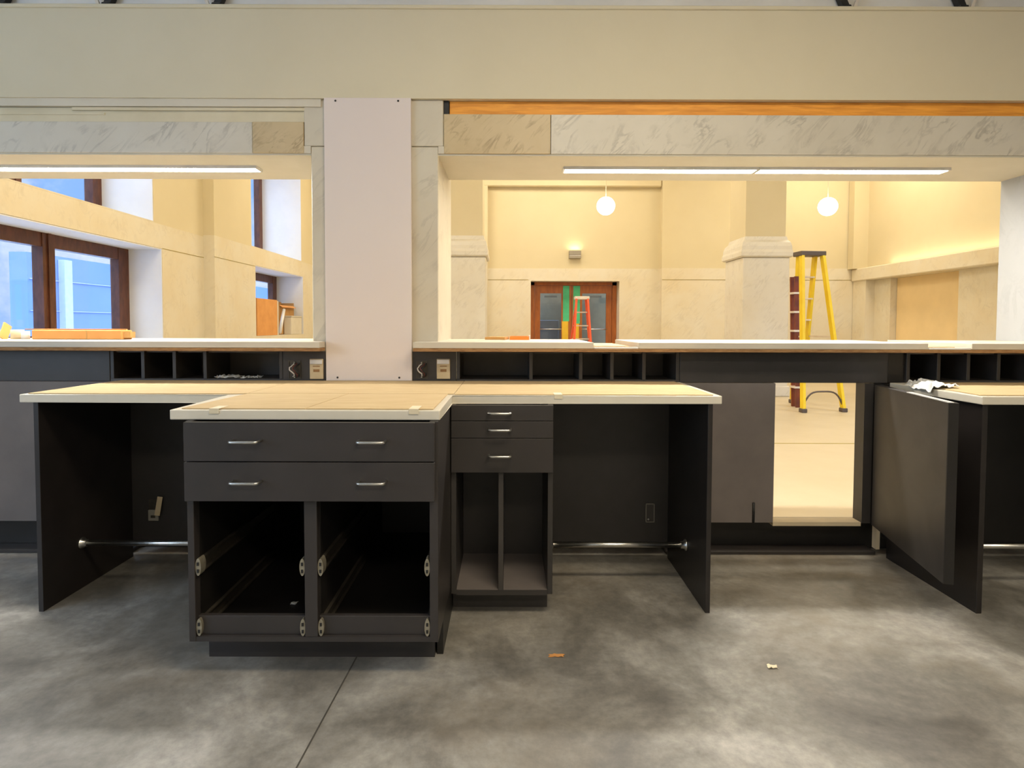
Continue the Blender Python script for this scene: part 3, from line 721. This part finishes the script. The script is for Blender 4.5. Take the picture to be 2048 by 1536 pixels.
# ------------------------------------------------------------------ ladders
def step_ladder(name, lab, fl, fr, bl, br, top, capw, capd, axis, m, nst, brace=True, capm='cap_dark'):
    """fl, fr, bl, br: feet on the ground; top: centre of the cap; axis: direction of the cap's long side"""
    t = thing(name, ((fl[0]+fr[0])/2, (fl[1]+bl[1])/2, 0), lab, 'ladder')
    a = Vector((axis[0], axis[1], 0)).normalized(); n = Vector((-a.y, a.x, 0)); T_ = Vector(top)
    tops = {'fl': T_-a*capw/2-n*capd*.3, 'fr': T_+a*capw/2-n*capd*.3, 'bl': T_-a*capw*.4+n*capd*.3, 'br': T_+a*capw*.4+n*capd*.3}
    feet = {'fl': Vector((*fl, .03)), 'fr': Vector((*fr, .03)), 'bl': Vector((*bl, .03)), 'br': Vector((*br, .03))}
    for k in ('fl', 'fr', 'bl', 'br'):
        l = obj('rail', beam(B(), feet[k], tops[k], .036, .07, n), m, t)
        p = feet[k]; obj('foot', bx(p.x-.035, p.x+.035, p.y-.045, p.y+.045, 0, .05, bev=.006), M['cap_dark'], l)
    b = B(); e_ = capw/2+.032; q = [T_-a*e_-n*capd/2, T_+a*e_-n*capd/2, T_+a*e_+n*capd/2, T_-a*e_+n*capd/2]
    prism(b, [(p.x, p.y) for p in q], top[2]-.02, top[2]+.04, .008); obj('top_cap', b, M[capm], t)
    for i in range(1, nst):
        u = i/nst
        obj('step', beam(B(), feet['bl'].lerp(tops['bl'], u), feet['br'].lerp(tops['br'], u), .02, .085, n), M['alu'], t)
    for s in ('l', 'r'):
        obj('spreader', beam(B(), feet['f'+s].lerp(tops['f'+s], .46), feet['b'+s].lerp(tops['b'+s], .46), .008, .022, Vector((0, 0, 1))), M['alu'], t)
    if brace:
        p0, p1 = feet['fl'].lerp(tops['fl'], .02), feet['fr'].lerp(tops['fr'], .02)
        pts = []
        for i in range(17):
            u = i/16; pts.append(p0.lerp(p1, u)+Vector((0, 0, .19*(1-(2*u-1)**4))))
        obj('arched_brace', tube(B(), pts, .011, 8), M['cap_dark'], t)
        obj('cross_bar', beam(B(), feet['fl'].lerp(tops['fl'], .36), feet['fr'].lerp(tops['fr'], .36), .012, .03, n), M['alu'], t)
step_ladder('step_ladder', 'tall yellow step ladder with dark cap beside the marble pillar', (3.70, 7.5), (4.24, 7.56), (4.0, 8.42), (4.15, 8.46), (3.95, 7.92, 2.02), .28, .2, (1, .08), M['yellow'], 7)
# closed brown ladder seen almost edge-on, leaning on the yellow one
t = thing('closed_ladder', (3.82, 8.0, 0), 'narrow red brown ladder with pale rungs, leaning against the left of the yellow step ladder', 'ladder')
for y in (7.95, 8.07): obj('rail', beam(B(), (3.85, y, 0), (3.798, y, 1.74), .052, .028, Vector((0, 1, 0))), M['brownfg'], t)
for i in range(1, 7):
    z = .25*i+.02; x = 3.85-.052*z/1.74
    obj('rung', box(B(), x-.045, x+.035, 7.93, 8.09, z-.013, z+.013), M['alu'], t)
step_ladder('step_ladder', 'red orange step ladder with pale steps in front of the far double door', (1.20, 11.3), (1.60, 11.3), (1.16, 12.05), (1.68, 12.05), (1.405, 11.6, 1.60), .22, .18, (1, .02), M['redfg'], 6, brace=False, capm='alu')

# ------------------------------------------------------------------ outside the windows
struct('ground_outside', bx(-40, -5.2, -10, 40, -.6, -.5), M['build_w'])
f = thing('building', (-13.5, 17, -.5), 'pale blue building outside the left windows', 'building')
obj('facade', bx(-14, -13.5, 12.5+4.4, 34, -.5, 3.1), M['build'], f)
for y in (18.05, 22.3, 27.0): obj('pilaster', bx(-13.49, -13.3, y, y+.32, -.5, 3.0), M['build_w'], f)
for z in (.55, 1.45, 2.35): obj('ledge', bx(-13.49, -13.46, 16.95, 34, z, z+.02), M['build_w'], f)

# ------------------------------------------------------------------ lights
def area(name, loc, rot, sx, sy, power, col):
    l = bpy.data.lights.new(name, 'AREA'); l.shape = 'RECTANGLE'; l.size = sx; l.size_y = sy; l.energy = power; l.color = col
    o = bpy.data.objects.new(name, l); COL.objects.link(o); o.location = loc; o.rotation_euler = rot; return o
# unseen area lights added overhead to brighten the staff room and header
area('staff_fill_light', (.75, .8, 2.97), (0, 0, 0), 1.5, .5, 55, (1.0, .86, .64))
area('staff_fill_light', (.8, -1.6, 2.97), (0, 0, 0), 2.2, .5, 64, (1.0, .87, .68))
# daylight through the staff room's side window
area('staff_window_daylight', (-4.18, -.4, 1.7), (0, -PI/2, 0), 1.5, 2.8, 58, (.62, .80, 1.0))
# unseen area lights added overhead to brighten the hall
for x in (-2.0, 1.2, 6.0):
    for y in (5.2, 10.6):
        area('hall_fill_light', (x, y, 5.15), (0, 0, 0), 1.6, 1.6, 105, (1.0, .89, .70))
# cove light on the right ledge
area('hall_cove_light', (7.2, 9.0, 2.27), (0, PI, 0), .12, 5.0, 7, (1.0, .88, .66))

area('wall_lamp_uplight', (1.376, 12.54, 2.65), (PI, 0, 0), .2, .05, .8, (1.0, .9, .6))
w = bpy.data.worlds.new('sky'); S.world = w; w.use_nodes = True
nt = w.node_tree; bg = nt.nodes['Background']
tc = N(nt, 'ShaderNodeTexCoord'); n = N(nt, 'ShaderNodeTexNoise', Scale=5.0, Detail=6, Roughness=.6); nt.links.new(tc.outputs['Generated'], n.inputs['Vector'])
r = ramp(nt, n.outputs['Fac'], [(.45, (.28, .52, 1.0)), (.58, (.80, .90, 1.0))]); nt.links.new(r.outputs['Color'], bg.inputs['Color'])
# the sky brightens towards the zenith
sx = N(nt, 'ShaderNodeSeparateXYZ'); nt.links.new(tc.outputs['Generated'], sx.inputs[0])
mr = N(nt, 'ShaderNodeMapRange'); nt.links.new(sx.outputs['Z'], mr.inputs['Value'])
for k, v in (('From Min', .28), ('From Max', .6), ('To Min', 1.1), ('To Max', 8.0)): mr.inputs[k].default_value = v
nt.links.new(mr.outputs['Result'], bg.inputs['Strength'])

# ------------------------------------------------------------------ camera
cd = bpy.data.cameras.new('camera'); cam = bpy.data.objects.new('camera', cd); COL.objects.link(cam); S.camera = cam
cd.sensor_width = 36; cd.sensor_fit = 'HORIZONTAL'; cd.lens = 1200/2048*36
cd.clip_start = .05; cd.clip_end = 200
pitch, pv, cx, roll_, yaw = .0372, 694.33, 1019.05, .0027, .0014
cd.shift_x = (1024-cx)/2048; cd.shift_y = -(768-pv)/2048
R = Matrix.Rotation(-yaw, 4, 'Z') @ Matrix.Rotation(PI/2-pitch, 4, 'X') @ Matrix.Rotation(roll_, 4, 'Z')
cam.matrix_world = Matrix.Translation((0, 0, 1.09)) @ R

S.view_settings.view_transform = 'Standard'; S.view_settings.look = 'None'; S.view_settings.gamma = 1
S.view_settings.use_curve_mapping = False
S.view_settings.exposure = 0.0
